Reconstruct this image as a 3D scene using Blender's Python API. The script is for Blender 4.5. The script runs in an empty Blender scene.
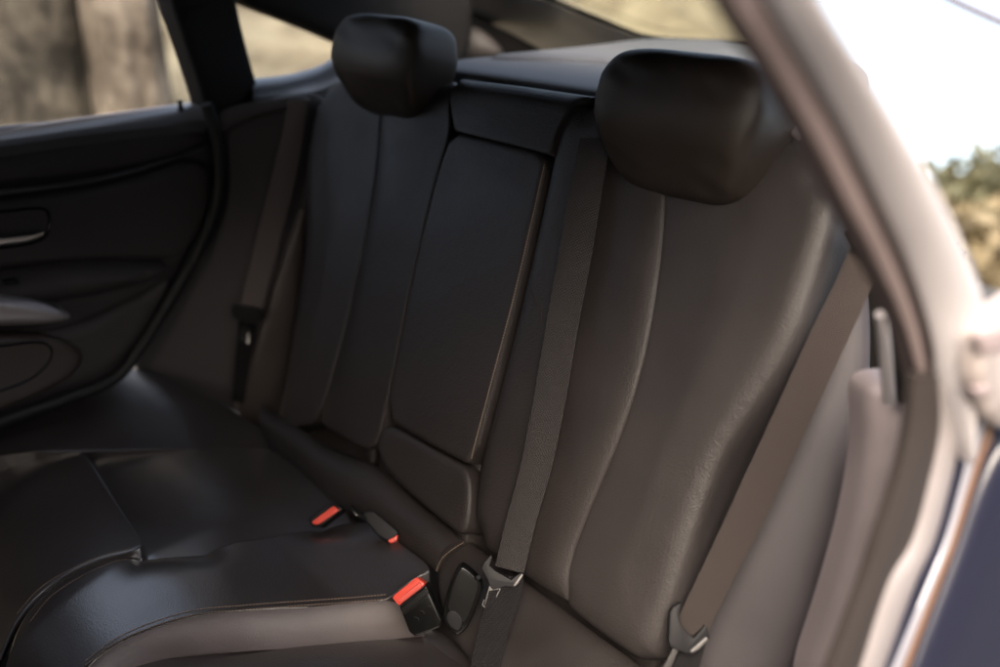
import bpy, bmesh, math, random
import numpy as np
from mathutils import Vector, geometry
random.seed(7); rng = np.random.default_rng(7)
S = bpy.context.scene
COL = S.collection
R = math.radians

# ------------------------------------------------------------------ camera
YAW, PITCH, DIST = R(42.4), R(21.65), 1.55
s_, c_ = math.sin(YAW), math.cos(YAW); sp, cp = math.sin(PITCH), math.cos(PITCH)
FW = np.array([s_*cp, c_*cp, -sp]); RT = np.array([c_, -s_, 0.]); UP = np.array([s_*sp, c_*sp, cp])
P0 = np.array([0., 0., .55])                      # middle of the seat crease (X rearward, Y across to the far door, Z up)
def ray(x, y): return FW + RT*((x-500)/1000.) - UP*((y-333.5)/1000.)
CAM = P0 - DIST*ray(430, 535)
cam_d = bpy.data.cameras.new('camera'); cam = bpy.data.objects.new('camera', cam_d); COL.objects.link(cam)
cam.location = CAM.tolist()
cam.rotation_euler = Vector(FW.tolist()).to_track_quat('-Z', 'Y').to_euler()
cam_d.sensor_width = 36; cam_d.lens = 36; cam_d.clip_start = .05; cam_d.clip_end = 2000
cam_d.dof.use_dof = True; cam_d.dof.focus_distance = 1.40; cam_d.dof.aperture_fstop = 1.5
S.camera = cam

# ------------------------------------------------------------------ light
SUN_EL, SUN_AZ = R(55), R(229)                    # azimuth from +Y towards +X
w = bpy.data.worlds.new('World'); S.world = w; w.use_nodes = True
nt = w.node_tree; nt.nodes.clear()
out = nt.nodes.new('ShaderNodeOutputWorld'); bg = nt.nodes.new('ShaderNodeBackground'); sky = nt.nodes.new('ShaderNodeTexSky')
tc = nt.nodes.new('ShaderNodeTexCoord'); mp = nt.nodes.new('ShaderNodeMapping')
sky.sky_type = 'NISHITA'; sky.sun_disc = False; sky.sun_elevation = SUN_EL; sky.sun_rotation = SUN_AZ
sky.air_density = 1.6; sky.dust_density = 6.; sky.ozone_density = 0
mp.vector_type = 'POINT'; mp.inputs['Location'].default_value = (0, 0, .42)        # the yard is high up: the sky's horizon lies below it
nv_ = nt.nodes.new('ShaderNodeVectorMath'); nv_.operation = 'NORMALIZE'
nt.links.new(tc.outputs['Generated'], mp.inputs['Vector']); nt.links.new(mp.outputs['Vector'], nv_.inputs[0]); nt.links.new(nv_.outputs['Vector'], sky.inputs['Vector'])
hs = nt.nodes.new('ShaderNodeHueSaturation'); hs.inputs['Saturation'].default_value = .8   # thin high cloud
nt.links.new(sky.outputs['Color'], hs.inputs['Color']); nt.links.new(hs.outputs['Color'], bg.inputs['Color']); bg.inputs['Strength'].default_value = .15
nt.links.new(bg.outputs['Background'], out.inputs['Surface'])
sd = bpy.data.lights.new('sun', 'SUN'); sun = bpy.data.objects.new('sun', sd); COL.objects.link(sun)
sd.energy = 0.5; sd.angle = R(20); sd.color = (1, .93, .84)
sun_dir = Vector((math.sin(SUN_AZ)*math.cos(SUN_EL), math.cos(SUN_AZ)*math.cos(SUN_EL), math.sin(SUN_EL)))
sun.rotation_euler = sun_dir.to_track_quat('Z', 'Y').to_euler()
S.view_settings.view_transform = 'Standard'; S.view_settings.look = 'None'
S.view_settings.exposure = 2.17; S.view_settings.gamma = 1
S.cycles.use_denoising = True; S.cycles.max_bounces = 10; S.cycles.transparent_max_bounces = 12
S.cycles.sample_clamp_indirect = 6

# ------------------------------------------------------------------ materials
def mat(name, col, rough=.5, spec=.5, metal=0., bump=None, coat=0., coat_rough=.08, coat_ior=1.6, vary=0., sheen=0., detail_scale=None):
    m = bpy.data.materials.new(name); m.use_nodes = True
    n = m.node_tree.nodes; l = m.node_tree.links; b = n['Principled BSDF']
    b.inputs['Base Color'].default_value = (*col, 1); b.inputs['Roughness'].default_value = rough
    b.inputs['Specular IOR Level'].default_value = spec; b.inputs['Metallic'].default_value = metal
    b.inputs['Coat Weight'].default_value = coat; b.inputs['Coat Roughness'].default_value = coat_rough; b.inputs['Coat IOR'].default_value = coat_ior
    b.inputs['Sheen Weight'].default_value = sheen
    t = n.new('ShaderNodeTexCoord')
    if vary:
        q = n.new('ShaderNodeTexNoise'); q.inputs['Scale'].default_value = detail_scale or 14; q.inputs['Detail'].default_value = 6
        l.new(t.outputs['Object'], q.inputs['Vector'])
        mr = n.new('ShaderNodeMapRange'); mr.inputs['To Min'].default_value = 1-vary; mr.inputs['To Max'].default_value = 1+vary
        mr.inputs['From Min'].default_value = .3; mr.inputs['From Max'].default_value = .7
        l.new(q.outputs['Fac'], mr.inputs['Value'])
        mx = n.new('ShaderNodeVectorMath'); mx.operation = 'SCALE'; mx.inputs[0].default_value = col
        l.new(mr.outputs['Result'], mx.inputs['Scale']); l.new(mx.outputs['Vector'], b.inputs['Base Color'])
        mr2 = n.new('ShaderNodeMapRange'); mr2.inputs['To Min'].default_value = rough-.06; mr2.inputs['To Max'].default_value = rough+.08
        mr2.inputs['From Min'].default_value = .3; mr2.inputs['From Max'].default_value = .7
        l.new(q.outputs['Fac'], mr2.inputs['Value']); l.new(mr2.outputs['Result'], b.inputs['Roughness'])
    if bump:
        kind, sc, st, dist = bump
        if kind == 'grain':
            v = n.new('ShaderNodeTexVoronoi'); v.inputs['Scale'].default_value = sc; o = v.outputs['Distance']
            l.new(t.outputs['Object'], v.inputs['Vector'])
            nz = n.new('ShaderNodeTexNoise'); nz.inputs['Scale'].default_value = 38; nz.inputs['Detail'].default_value = 5
            nz.inputs['Distortion'].default_value = .6
            l.new(t.outputs['Object'], nz.inputs['Vector'])
            ad = n.new('ShaderNodeMath'); ad.operation = 'MULTIPLY_ADD'; ad.inputs[1].default_value = 1.8
            l.new(nz.outputs['Fac'], ad.inputs[0]); l.new(o, ad.inputs[2]); o = ad.outputs[0]
        elif kind == 'weave':
            a = n.new('ShaderNodeTexWave'); a.inputs['Scale'].default_value = sc; a.bands_direction = 'Z'
            b2 = n.new('ShaderNodeTexWave'); b2.inputs['Scale'].default_value = sc*.7; b2.bands_direction = 'Y'
            l.new(t.outputs['Object'], a.inputs['Vector']); l.new(t.outputs['Object'], b2.inputs['Vector'])
            ad = n.new('ShaderNodeMath'); ad.operation = 'ADD'
            l.new(a.outputs['Fac'], ad.inputs[0]); l.new(b2.outputs['Fac'], ad.inputs[1]); o = ad.outputs[0]
        else:
            v = n.new('ShaderNodeTexNoise'); v.inputs['Scale'].default_value = sc; v.inputs['Detail'].default_value = 8
            l.new(t.outputs['Object'], v.inputs['Vector']); o = v.outputs['Fac']
        bp = n.new('ShaderNodeBump'); bp.inputs['Strength'].default_value = st; bp.inputs['Distance'].default_value = dist
        l.new(o, bp.inputs['Height']); l.new(bp.outputs['Normal'], b.inputs['Normal'])
        if coat and kind == 'grain':
            bp2 = n.new('ShaderNodeBump'); bp2.inputs['Strength'].default_value = .10; bp2.inputs['Distance'].default_value = dist
            l.new(o, bp2.inputs['Height']); l.new(bp2.outputs['Normal'], b.inputs['Coat Normal'])
    return m
def two_tone(name, c1, c2, scale, rough=.9, stretch=(1, 1, 1), bump=.3, c3=None):
    m = bpy.data.materials.new(name); m.use_nodes = True
    n = m.node_tree.nodes; l = m.node_tree.links; b = n['Principled BSDF']; b.inputs['Roughness'].default_value = rough
    b.inputs['Specular IOR Level'].default_value = .2
    t = n.new('ShaderNodeTexCoord'); mm = n.new('ShaderNodeMapping'); mm.inputs['Scale'].default_value = stretch
    q = n.new('ShaderNodeTexNoise'); q.inputs['Scale'].default_value = scale; q.inputs['Detail'].default_value = 9; q.inputs['Roughness'].default_value = .62
    r = n.new('ShaderNodeValToRGB'); r.color_ramp.elements[0].position = .38; r.color_ramp.elements[1].position = .62
    r.color_ramp.elements[0].color = (*c1, 1); r.color_ramp.elements[1].color = (*c2, 1)
    if c3:
        e = r.color_ramp.elements.new(.5); e.color = (*c3, 1)
    l.new(t.outputs['Object'], mm.inputs['Vector']); l.new(mm.outputs['Vector'], q.inputs['Vector'])
    l.new(q.outputs['Fac'], r.inputs['Fac']); l.new(r.outputs['Color'], b.inputs['Base Color'])
    bp = n.new('ShaderNodeBump'); bp.inputs['Strength'].default_value = bump; bp.inputs['Distance'].default_value = .03
    l.new(q.outputs['Fac'], bp.inputs['Height']); l.new(bp.outputs['Normal'], b.inputs['Normal'])
    return m
def glass(name, tint, ior=1.45):
    m = bpy.data.materials.new(name); m.use_nodes = True
    n = m.node_tree.nodes; l = m.node_tree.links; n.clear()
    o = n.new('ShaderNodeOutputMaterial'); mx = n.new('ShaderNodeMixShader'); f = n.new('ShaderNodeFresnel'); ge = n.new('ShaderNodeNewGeometry'); mi = n.new('ShaderNodeMapRange')   # thin pane: the same reflectance from both faces
    mi.inputs['To Min'].default_value = ior; mi.inputs['To Max'].default_value = 1/ior
    l.new(ge.outputs['Backfacing'], mi.inputs['Value']); l.new(mi.outputs['Result'], f.inputs['IOR'])
    tr = n.new('ShaderNodeBsdfTransparent'); tr.inputs['Color'].default_value = (*tint, 1)
    g = n.new('ShaderNodeBsdfGlossy'); g.inputs['Roughness'].default_value = .02
    l.new(f.outputs['Fac'], mx.inputs[0]); l.new(tr.outputs[0], mx.inputs[1]); l.new(g.outputs[0], mx.inputs[2]); l.new(mx.outputs[0], o.inputs['Surface'])
    return m
M = dict(
    leather=mat('leather', (.0195, .016, .0154), .5, .32, bump=('grain', 420, .45, .0011), vary=.14, detail_scale=9),
    insert=mat('insert_leather', (.0225, .0188, .0184), .52, .35, bump=('grain', 420, .45, .0011), vary=.12, detail_scale=8),
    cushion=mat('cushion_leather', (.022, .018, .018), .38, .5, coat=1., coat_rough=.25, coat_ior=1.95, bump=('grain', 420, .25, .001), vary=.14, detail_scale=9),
    hump_side=mat('hump_side_lit', (.085, .071, .073), .5, .5, bump=('grain', 850, .2, .0012), vary=.12, detail_scale=12),  # paler copy of the cushion leather: sky light on the hump face
    headrest=mat('headrest_leather', (.027, .0205, .0165), .46, .35, bump=('grain', 900, .25, .0012), vary=.12),
    trim=mat('soft_trim', (.046, .040, .040), .6, .4, bump=('noise', 500, .15, .001), vary=.1),
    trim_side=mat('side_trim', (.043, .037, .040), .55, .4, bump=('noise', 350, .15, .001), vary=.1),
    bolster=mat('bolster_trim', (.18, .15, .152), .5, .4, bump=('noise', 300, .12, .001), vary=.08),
    black=mat('black_plastic', (.006, .006, .006), .38, .22, bump=('noise', 700, .1, .0005)),
    gloss=mat('gloss_black', (.004, .004, .004), .25, .25),
    rubber=mat('rubber_seal', (.012, .012, .012), .55, .35),
    slate=mat('slate_plastic', (.010, .0097, .011), .55, .2, bump=('noise', 900, .15, .0006)),
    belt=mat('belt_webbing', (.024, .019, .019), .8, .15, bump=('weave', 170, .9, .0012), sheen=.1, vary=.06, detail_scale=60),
    belt_far=mat('lifted_webbing', (.12, .10, .096), .8, .15, bump=('weave', 170, .6, .0012)),  # webbing colour raised so the far belt shows in dim light
    belt_shaded=mat('shaded_webbing', (.010, .009, .010), .8, .12, bump=('weave', 170, .9, .0012), sheen=.05, vary=.06, detail_scale=60),  # shaded copy of the webbing for the lower runs
    belt_lit=mat('sunny_webbing', (.040, .030, .027), .8, .15, bump=('weave', 170, .9, .0012), sheen=.1, vary=.06, detail_scale=60),  # lit copy of the webbing for the near outer belt
    red=mat('red_button', (.55, .06, .04), .35, .5),
    steel=mat('dull_steel', (.03, .028, .028), .45, .3, metal=0.),
    steel_and_glint=mat('steel_and_glint', (.14, .135, .135), .5, .5, metal=.8),  # for bare metal edges and for painted highlights on the tongues
    slate_light=mat('slate_plastic_outer', (.010, .0095, .011), .55, .2, bump=('noise', 900, .15, .0006)),  # near copy of the slate plastic, for the near outer tongue
    red_face=mat('red_button_highlight', (.62, .10, .08), .3, .5),  # paler copy of the red: highlight on the sloped facet
    thread=mat('thread', (.16, .12, .095), .8, .2),
    silver=mat('brushed_silver', (.46, .42, .42), .38, .5, metal=.6),
    chrome=mat('chrome', (.7, .68, .66), .16, .5, metal=1.),
    frame=mat('sky_bright_frame', (.37, .345, .35), .45, .4, vary=.05),  # bright sky on the outer frame put into its pale colour
    latch=mat('shoulder_sheen', (.30, .26, .245), .55, .35, vary=.35, detail_scale=28, bump=('noise', 60, .5, .003)),  # bright surroundings mirrored in the fender shoulder, put into the colour
    frame_in=mat('inner_frame_trim', (.26, .205, .20), .6, .35, bump=('noise', 250, .15, .001), vary=.08),
    jamb=mat('jamb_panel', (.21, .19, .19), .45, .4, vary=.08), highlight_metal=mat('highlight_metal', (.42, .42, .47), .3, .5, metal=.5),  # jamb: shaded copy of the frame tone for its lower run
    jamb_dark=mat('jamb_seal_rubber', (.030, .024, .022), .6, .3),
    arch_dark=mat('arch_seal_trim', (.060, .045, .043), .6, .3),
    frame_dark=mat('dark_frame_seal', (.03, .023, .022), .6, .3),
    paint=mat('blue_paint', (.010, .011, .022), .35, .4, coat=.35),
    copper=mat('copper_edge', (.12, .07, .048), .4, .5),
    sill=mat('sill_plastic', (.085, .088, .097), .30, .8, bump=('noise', 600, .1, .0006)),
    shelf=mat('shelf_cloth', (.10, .10, .107), .75, .3, bump=('noise', 700, .25, .001), vary=.12),
    hatch=mat('hatch_trim', (.10, .095, .09), .42, .5, vary=.1),
    roof=mat('headliner', (.012, .011, .011), .85, .15, bump=('noise', 500, .1, .001)),
    pocket=mat('pocket_trim', (.055, .042, .036), .45, .5, vary=.1),
    dark_glass=glass('dark_glass', (.42, .42, .42)),  # unseen front panes, tinted dark to hold light out of the cabin
    glass=glass('tinted_glass', (.80, .795, .79)), rear_glass=glass('rear_glass', (.72, .725, .69), 1.12),
    ground=two_tone('gravel_ground', (.08, .063, .041), (.30, .265, .18), 1.4, bump=.4, c3=(.20, .172, .115)),
    bark=two_tone('pale_bark', (.012, .011, .009), (.085, .077, .062), 7, stretch=(1, 1, .7), bump=.8, c3=(.04, .036, .029)),
    bark2=two_tone('tan_bark', (.03, .024, .018), (.17, .148, .122), 5.5, stretch=(1, 1, .7), bump=.7, c3=(.085, .072, .057)),
    wall=two_tone('stone_face', (.04, .03, .02), (.26, .21, .14), 2.6, bump=.6, c3=(.17, .13, .075)),
    hill=two_tone('hill_scrub', (.025, .029, .015), (.15, .118, .058), .55, bump=.6, c3=(.10, .090, .045)),
    leaf=mat('leaf_green', (.075, .072, .038), .6, .3, vary=.45, detail_scale=3),
    leaf2=mat('leaf_ochre', (.15, .12, .07), .6, .3, vary=.4, detail_scale=3),
    leaf_dark=mat('leaf_dark', (.03, .042, .018), .5, .3, vary=.3),
    asphalt=two_tone('asphalt', (.035, .034, .033), (.065, .062, .06), 60, bump=.2, c3=(.05, .048, .046)),
    twig=mat('twig_bark', (.08, .06, .045), .9, .2),
    cable=mat('cable_sheath', (.06, .04, .045), .6, .3),
)

# ------------------------------------------------------------------ object helpers
def link(name, me, material, parent=None):
    o = bpy.data.objects.new(name, me); COL.objects.link(o)
    if material is not None: me.materials.append(material)
    if parent is not None:
        off = Vector(parent['_base']) if '_base' in parent else Vector((0, 0, 0))
        me.transform(__import__('mathutils').Matrix.Translation(-off)); o.parent = parent
        o['_base'] = tuple(off)
    return o
def thing(name, label, cat, loc=(0, 0, 0), group=None):
    o = bpy.data.objects.new(name, None); COL.objects.link(o); o.location = loc; o.empty_display_size = .1
    o['label'] = label; o['category'] = cat; o['_base'] = tuple(float(v) for v in loc)
    if group: o['group'] = group
    return o
def mesh(name, verts, faces, smooth=True, sharp=50):
    me = bpy.data.meshes.new(name)
    me.from_pydata([tuple(float(q) for q in v) for v in verts], [], [tuple(int(i) for i in f) for f in faces])
    bm = bmesh.new(); bm.from_mesh(me); bmesh.ops.recalc_face_normals(bm, faces=bm.faces); bm.to_mesh(me); bm.free()
    if smooth:
        me.polygons.foreach_set('use_smooth', [True]*len(me.polygons)); me.set_sharp_from_angle(angle=R(sharp))
    me.update(); return me

class Pl:                                           # a plane of the car, with its own 2D axes
    def __init__(self, p, n, u=None):
        self.n = np.array(n, float); self.n /= np.linalg.norm(self.n); self.p = np.array(p, float)
        if u is None: u = np.cross((0, 0, 1), self.n) if abs(self.n[2]) < .95 else np.array((0., 1, 0))
        u = np.array(u, float); u -= self.n*(u@self.n); self.u = u/np.linalg.norm(u); self.v = np.cross(self.n, self.u)
    def hit(self, x, y, h=0.):
        r = ray(x, y); p = self.p+self.n*h
        return CAM + r*(((p-CAM)@self.n)/(r@self.n))
    def ab(self, q): d = np.asarray(q)-self.p; return np.array((d@self.u, d@self.v))
    def at(self, a, b, h): return self.p+self.u*a+self.v*b+self.n*h
LEAN = R(25)
BP = Pl(P0, (-math.cos(LEAN), 0, math.sin(LEAN)), (0, 1, 0))
BUP = np.array((math.sin(LEAN), 0, math.cos(LEAN)))
def CZ(dz): return Pl(P0+np.array((0, 0, dz)), (0, 0, 1), (0, 1, 0))
def YP(y): return Pl((0, y, 0), (0, -1, 0))
def FACE(x, y, plane, h=0., tilt=(0, 0, 0)):        # a plane through a point, turned to the door opening
    p = plane.hit(x, y, h); return Pl(p, -FW+np.array(tilt))

def spline(pts, n, closed=False, sharp=()):
    P = [np.array(p, float) for p in pts]; m = len(P)
    out_ = []
    seg = m if closed else m-1
    for i in range(seg):
        p1, p2 = P[i], P[(i+1) % m]
        p0 = P[(i-1) % m] if (closed or i > 0) else 2*p1-p2
        p3 = P[(i+2) % m] if (closed or i+2 < m) else 2*p2-p1
        k = 12
        d = [max(np.linalg.norm(b-a), 1e-9)**.5 for a, b in ((p0, p1), (p1, p2), (p2, p3))]
        t0, t1 = 0., d[0]; t2 = t1+d[1]; t3 = t2+d[2]
        for j in range(k):
            t = t1+(t2-t1)*j/k
            a1 = (t1-t)/(t1-t0)*p0+(t-t0)/(t1-t0)*p1; a2 = (t2-t)/(t2-t1)*p1+(t-t1)/(t2-t1)*p2; a3 = (t3-t)/(t3-t2)*p2+(t-t2)/(t3-t2)*p3
            b1 = (t2-t)/(t2-t0)*a1+(t-t0)/(t2-t0)*a2; b2 = (t3-t)/(t3-t1)*a2+(t-t1)/(t3-t1)*a3
            out_.append((t2-t)/(t2-t1)*b1+(t-t1)/(t2-t1)*b2)
    if not closed: out_.append(P[-1])
    return resample(np.array(out_), n, closed)
def resample(q, n, closed=False):
    if closed: q = np.vstack([q, q[:1]])
    L = np.concatenate([[0], np.cumsum(np.linalg.norm(np.diff(q, axis=0), axis=1))])
    t = np.linspace(0, L[-1], n+1)[:-1] if closed else np.linspace(0, L[-1], n)
    return np.stack([np.interp(t, L, q[:, k]) for k in range(q.shape[1])], 1)
def chaikin(q, it=2):
    for _ in range(it):
        nx = np.roll(q, -1, 0); q = np.stack([.75*q+.25*nx, .25*q+.75*nx], 1).reshape(-1, q.shape[1])
    return q
def dist_poly(P, B):
    A = B; D = np.roll(B, -1, 0)-A; L2 = (D**2).sum(1)+1e-15
    best = np.full(len(P), 1e9)
    for a, d, l in zip(A, D, L2):
        t = np.clip(((P-a)@d)/l, 0, 1); best = np.minimum(best, ((P-a-t[:, None]*d)**2).sum(1))
    return np.sqrt(best)
def inside(P, B):
    x, y = P[:, 0], P[:, 1]; r = np.zeros(len(P), bool); j = len(B)-1
    for i in range(len(B)):
        xi, yi = B[i]; xj, yj = B[j]
        c = ((yi > y) != (yj > y)) & (x < (xj-xi)*(y-yi)/((yj-yi) or 1e-12)+xi); r ^= c; j = i
    return r
_ph = rng.uniform(0, 6.28, (8, 3)); _fr = rng.uniform(8, 34, (8, 2))*rng.choice([-1, 1], (8, 2))
def wob(a, b):                                      # faint unevenness of stuffed upholstery
    return sum(np.sin(a*f[0]+b*f[1]+p[0]) for f, p in zip(_fr, _ph))/8

def pillow(name, pts, plane, material, parent=None, puff=.015, ew=.025, h0=0., thick=.03, res=.009, wobble=.0012, extra=None, soft=2, world=None, edges=(), trace=None):
    """upholstered panel: outline on the plane, rounded edge, stuffed middle, skirt and back"""
    q = np.array([plane.ab(plane.hit(x, y, h0)) for x, y in pts]) if world is None else np.array([plane.ab(p) for p in world])
    if trace is not None:                           # outline followed on the shaped surface, not on the flat plane
        for _ in range(6): q = np.array([plane.ab(plane.hit(x, y, h0+float(trace(p[0], p[1], 0)))) for (x, y), p in zip(pts, q)])
    area = .5*np.sum(q[:, 0]*np.roll(q[:, 1], -1)-np.roll(q[:, 0], -1)*q[:, 1])
    if area < 0: q = q[::-1]
    if soft: q = chaikin(q, soft)
    per = np.linalg.norm(np.roll(q, -1, 0)-q, axis=1).sum()
    B = resample(q, max(24, int(per/res*1.3)), True); nb = len(B)
    tan = np.roll(B, -1, 0)-np.roll(B, 1, 0); tan /= np.linalg.norm(tan, axis=1)[:, None]+1e-12
    nin = np.stack([-tan[:, 1], tan[:, 0]], 1)
    cand = []
    for k in (.06, .18, .36, .6, .9):
        d = ew*k; c = B+nin*d; c = c[inside(c, B)]
        if len(c): c = c[dist_poly(c, B) > d*.93]; cand.append(c)
    lo, hi = B.min(0), B.max(0)
    g = np.stack(np.meshgrid(np.arange(lo[0], hi[0], res), np.arange(lo[1], hi[1], res*.9)), -1).reshape(-1, 2)
    if len(g): g = g[inside(g, B)]
    if len(g): g = g[dist_poly(g, B) > ew*1.1]; cand.append(g)
    P = np.vstack([B]+[c for c in cand if len(c)])
    r = geometry.delaunay_2d_cdt([Vector(p) for p in P.tolist()], [(i, (i+1) % nb) for i in range(nb)], [], 1, 1e-6)
    V = np.array([tuple(v) for v in r[0]]); F = [tuple(f) for f in r[2]]
    d = dist_poly(V, B); e = np.clip(d/ew, 0, 1)
    h = h0+puff*np.sqrt(np.clip(1-(1-e)**2, 0, 1))
    if wobble: h = h+wob(V[:, 0], V[:, 1])*wobble*e
    if extra is not None: h = h+extra(V[:, 0], V[:, 1], d)
    for el, drop, er in edges:                      # rounded shoulders along open edges
        E = spline([plane.ab(plane.hit(x_, y_, h0)) for x_, y_ in el], 80)
        db = np.full(nb, 1e9)
        for p_, q_ in zip(E[:-1], E[1:]):
            t_ = np.clip(((B-p_)@(q_-p_))/((q_-p_)@(q_-p_)+1e-15), 0, 1); db = np.minimum(db, np.sqrt(((B-p_-t_[:, None]*(q_-p_))**2).sum(1)))
        on_ = db < .013; de = np.full(len(V), 1e9)
        for i_ in range(nb):
            if on_[i_] and on_[(i_+1) % nb]:
                p_, q_ = B[i_], B[(i_+1) % nb]
                t_ = np.clip(((V-p_)@(q_-p_))/((q_-p_)@(q_-p_)+1e-15), 0, 1); de = np.minimum(de, np.sqrt(((V-p_-t_[:, None]*(q_-p_))**2).sum(1)))
        k_ = np.clip(de/er, 0, 1)
        h = h-drop*(1-np.sqrt(np.clip(1-(1-k_)**2, 0, 1)))
    W = plane.p+V[:, :1]*plane.u+V[:, 1:]*plane.v+h[:, None]*plane.n
    # boundary loop in the triangulation
    cnt = {}
    for f in F:
        for i in range(3):
            k = (f[i], f[(i+1) % 3]); kk = tuple(sorted(k)); cnt[kk] = cnt.get(kk, 0)+1
    nv = len(W); low = W-(h[:, None]-np.minimum(h0-thick, h-.004)[:, None])*plane.n
    bverts = sorted({v for k, c in cnt.items() if c == 1 for v in k}); idx = {v: nv+i for i, v in enumerate(bverts)}
    faces = list(F)
    for (a, b), c in cnt.items():
        if c == 1: faces.append((a, b, idx[b], idx[a]))
    nxt = {}
    for f in F:
        for i in range(3):
            a, b = f[i], f[(i+1) % 3]
            if cnt[tuple(sorted((a, b)))] == 1: nxt[a] = b
    start = bverts[0]; loop = [start]; cur = nxt[start]
    while cur != start and len(loop) < len(bverts)+2: loop.append(cur); cur = nxt[cur]
    faces.append(tuple(idx[v] for v in loop))
    return link(name, mesh(name, np.vstack([W, low[bverts]]), faces, sharp=62), material, parent)

def band(name, A, B, N, material, parent=None, bulge=.01, thick=.02, K=10, n=48, asym=1., ends=True, prof=None):
    """strip between two space curves, rounded towards N, with a back"""
    A = spline(A, n); B = spline(B, n); N = np.array(N, float); N /= np.linalg.norm(N)
    f = []; bk = []
    for k in range(K+1):
        v = k/K; c = math.sin(math.pi*v**asym) if prof is None else prof(v)
        c = math.copysign(abs(c)**.7, c) if prof is None else c
        f.append(A*(1-v)+B*v+N*bulge*c)
    V = np.vstack(f+[A-N*thick, B-N*thick]); faces = []
    rows = list(range(K+1)); a0 = (K+1)*n; b0 = (K+2)*n
    order = [a0]+[k*n for k in rows]+[b0]
    for r0, r1 in zip(order[:-1], order[1:]):
        for i in range(n-1): faces.append((r0+i, r0+i+1, r1+i+1, r1+i))
    for i in range(n-1): faces.append((b0+i, b0+i+1, a0+i+1, a0+i))
    faces.append(tuple(o for o in order)); faces.append(tuple(o+n-1 for o in order))
    return link(name, mesh(name, V, faces, sharp=55), material, parent)

def tube_data(pts, r, n=40, seg=10, flat=1.):
    P = spline(pts, n) if len(pts) > 2 else resample(np.array(pts, float), n)
    rr = np.interp(np.linspace(0, 1, n), np.linspace(0, 1, len(r)), r) if hasattr(r, '__len__') else np.full(n, r)
    V = []; T = np.gradient(P, axis=0); T /= np.linalg.norm(T, axis=1)[:, None]+1e-12
    a = np.cross(T[0], (0, 0, 1)); a = np.cross(T[0], (1, 0, 0)) if np.linalg.norm(a) < .1 else a
    for i in range(n):
        a = a-T[i]*(a@T[i]); a /= np.linalg.norm(a); b = np.cross(T[i], a)
        for k in range(seg):
            t = 2*math.pi*k/seg; V.append(P[i]+rr[i]*(a*math.cos(t)+b*math.sin(t)*flat))
    F = [(i*seg+k, i*seg+(k+1) % seg, (i+1)*seg+(k+1) % seg, (i+1)*seg+k) for i in range(n-1) for k in range(seg)]
    F += [tuple(range(seg)), tuple((n-1)*seg+k for k in range(seg))]
    return V, F
def tube(name, pts, r, material, parent=None, n=40, seg=10, flat=1.):
    V, F = tube_data(pts, r, n, seg, flat); return link(name, mesh(name, V, F), material, parent)
def stitches(name, pts, material, parent=None, r=.0007, step=.0045, fill=.7):
    if len(pts) < 3: print('STITCH MISS', name, len(pts)); return None
    P = np.array(pts, float); L = np.linalg.norm(np.diff(spline(P, 200), axis=0), axis=1).sum(); k = max(2, int(L/step))
    Q = spline(P, k*4+1); V = []; F = []
    for i in range(k):
        a, b = Q[i*4], Q[i*4+3]; v, f = tube_data([a, (a+b)/2+UP*.0002, b], r, 4, 5); o = len(V); V += list(v); F += [tuple(x+o for x in g) for g in f]
    return link(name, mesh(name, V, F), material, parent)
from mathutils.bvhtree import BVHTree
def surf(objs, pts, lift=.0006, k=90):              # a line laid on finished upholstery
    objs = objs if isinstance(objs, (list, tuple)) else [objs]
    T = []
    for o in objs:
        off = Vector(o['_base']) if '_base' in o else Vector((0, 0, 0))
        T.append(BVHTree.FromPolygons([v.co+off for v in o.data.vertices], [tuple(p.vertices) for p in o.data.polygons]))
    res = []
    for x, y in spline([np.array(p, float) for p in pts], k):
        r = Vector(ray(x, y).tolist()).normalized(); best = None
        for t_ in T:
            h_ = t_.ray_cast(Vector(CAM.tolist()), r)
            if h_[0] is not None and (best is None or h_[3] < best[3]): best = h_
        if best is not None:
            n_ = best[1] if best[1].dot(r) < 0 else -best[1]; res.append(np.array(best[0]+n_*lift))
    return res
def slab(name, pts, plane, material, parent=None, thick=.02, bev=.003, h0=0., soft=0, top=1., seg=3):
    q = np.array([plane.ab(plane.hit(x, y, h0)) for x, y in pts])
    if soft: q = chaikin(q, soft)
    cen = q.mean(0); n = len(q)
    bm = bmesh.new()
    a = [bm.verts.new(plane.at(*(cen+(p-cen)*top), h0)) for p in q]; b = [bm.verts.new(plane.at(*p, h0-thick)) for p in q]
    ft = bm.faces.new(a); bm.faces.new(b[::-1])
    for i in range(n): bm.faces.new((a[i], b[i], b[(i+1) % n], a[(i+1) % n]))
    bmesh.ops.recalc_face_normals(bm, faces=bm.faces)
    ed = list(ft.edges) if soft else list(bm.edges)
    if bev: bmesh.ops.bevel(bm, geom=ed, offset=bev, segments=seg, affect='EDGES', profile=.6, clamp_overlap=True)
    me = bpy.data.meshes.new(name); bm.to_mesh(me); bm.free()
    me.polygons.foreach_set('use_smooth', [True]*len(me.polygons)); me.set_sharp_from_angle(angle=R(40))
    return link(name, me, material, parent)
def pane(name, pts, nrm, material, parent, th=.004):
    P = [np.array(p) for p in pts]; N = np.array(nrm, float)*th; n = len(P)
    return link(name, mesh(name, P+[p-N for p in P], [tuple(range(n)), tuple(range(2*n-1, n-1, -1))]+[(i, (i+1) % n, n+(i+1) % n, n+i) for i in range(n)], smooth=False), material, parent)
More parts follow.
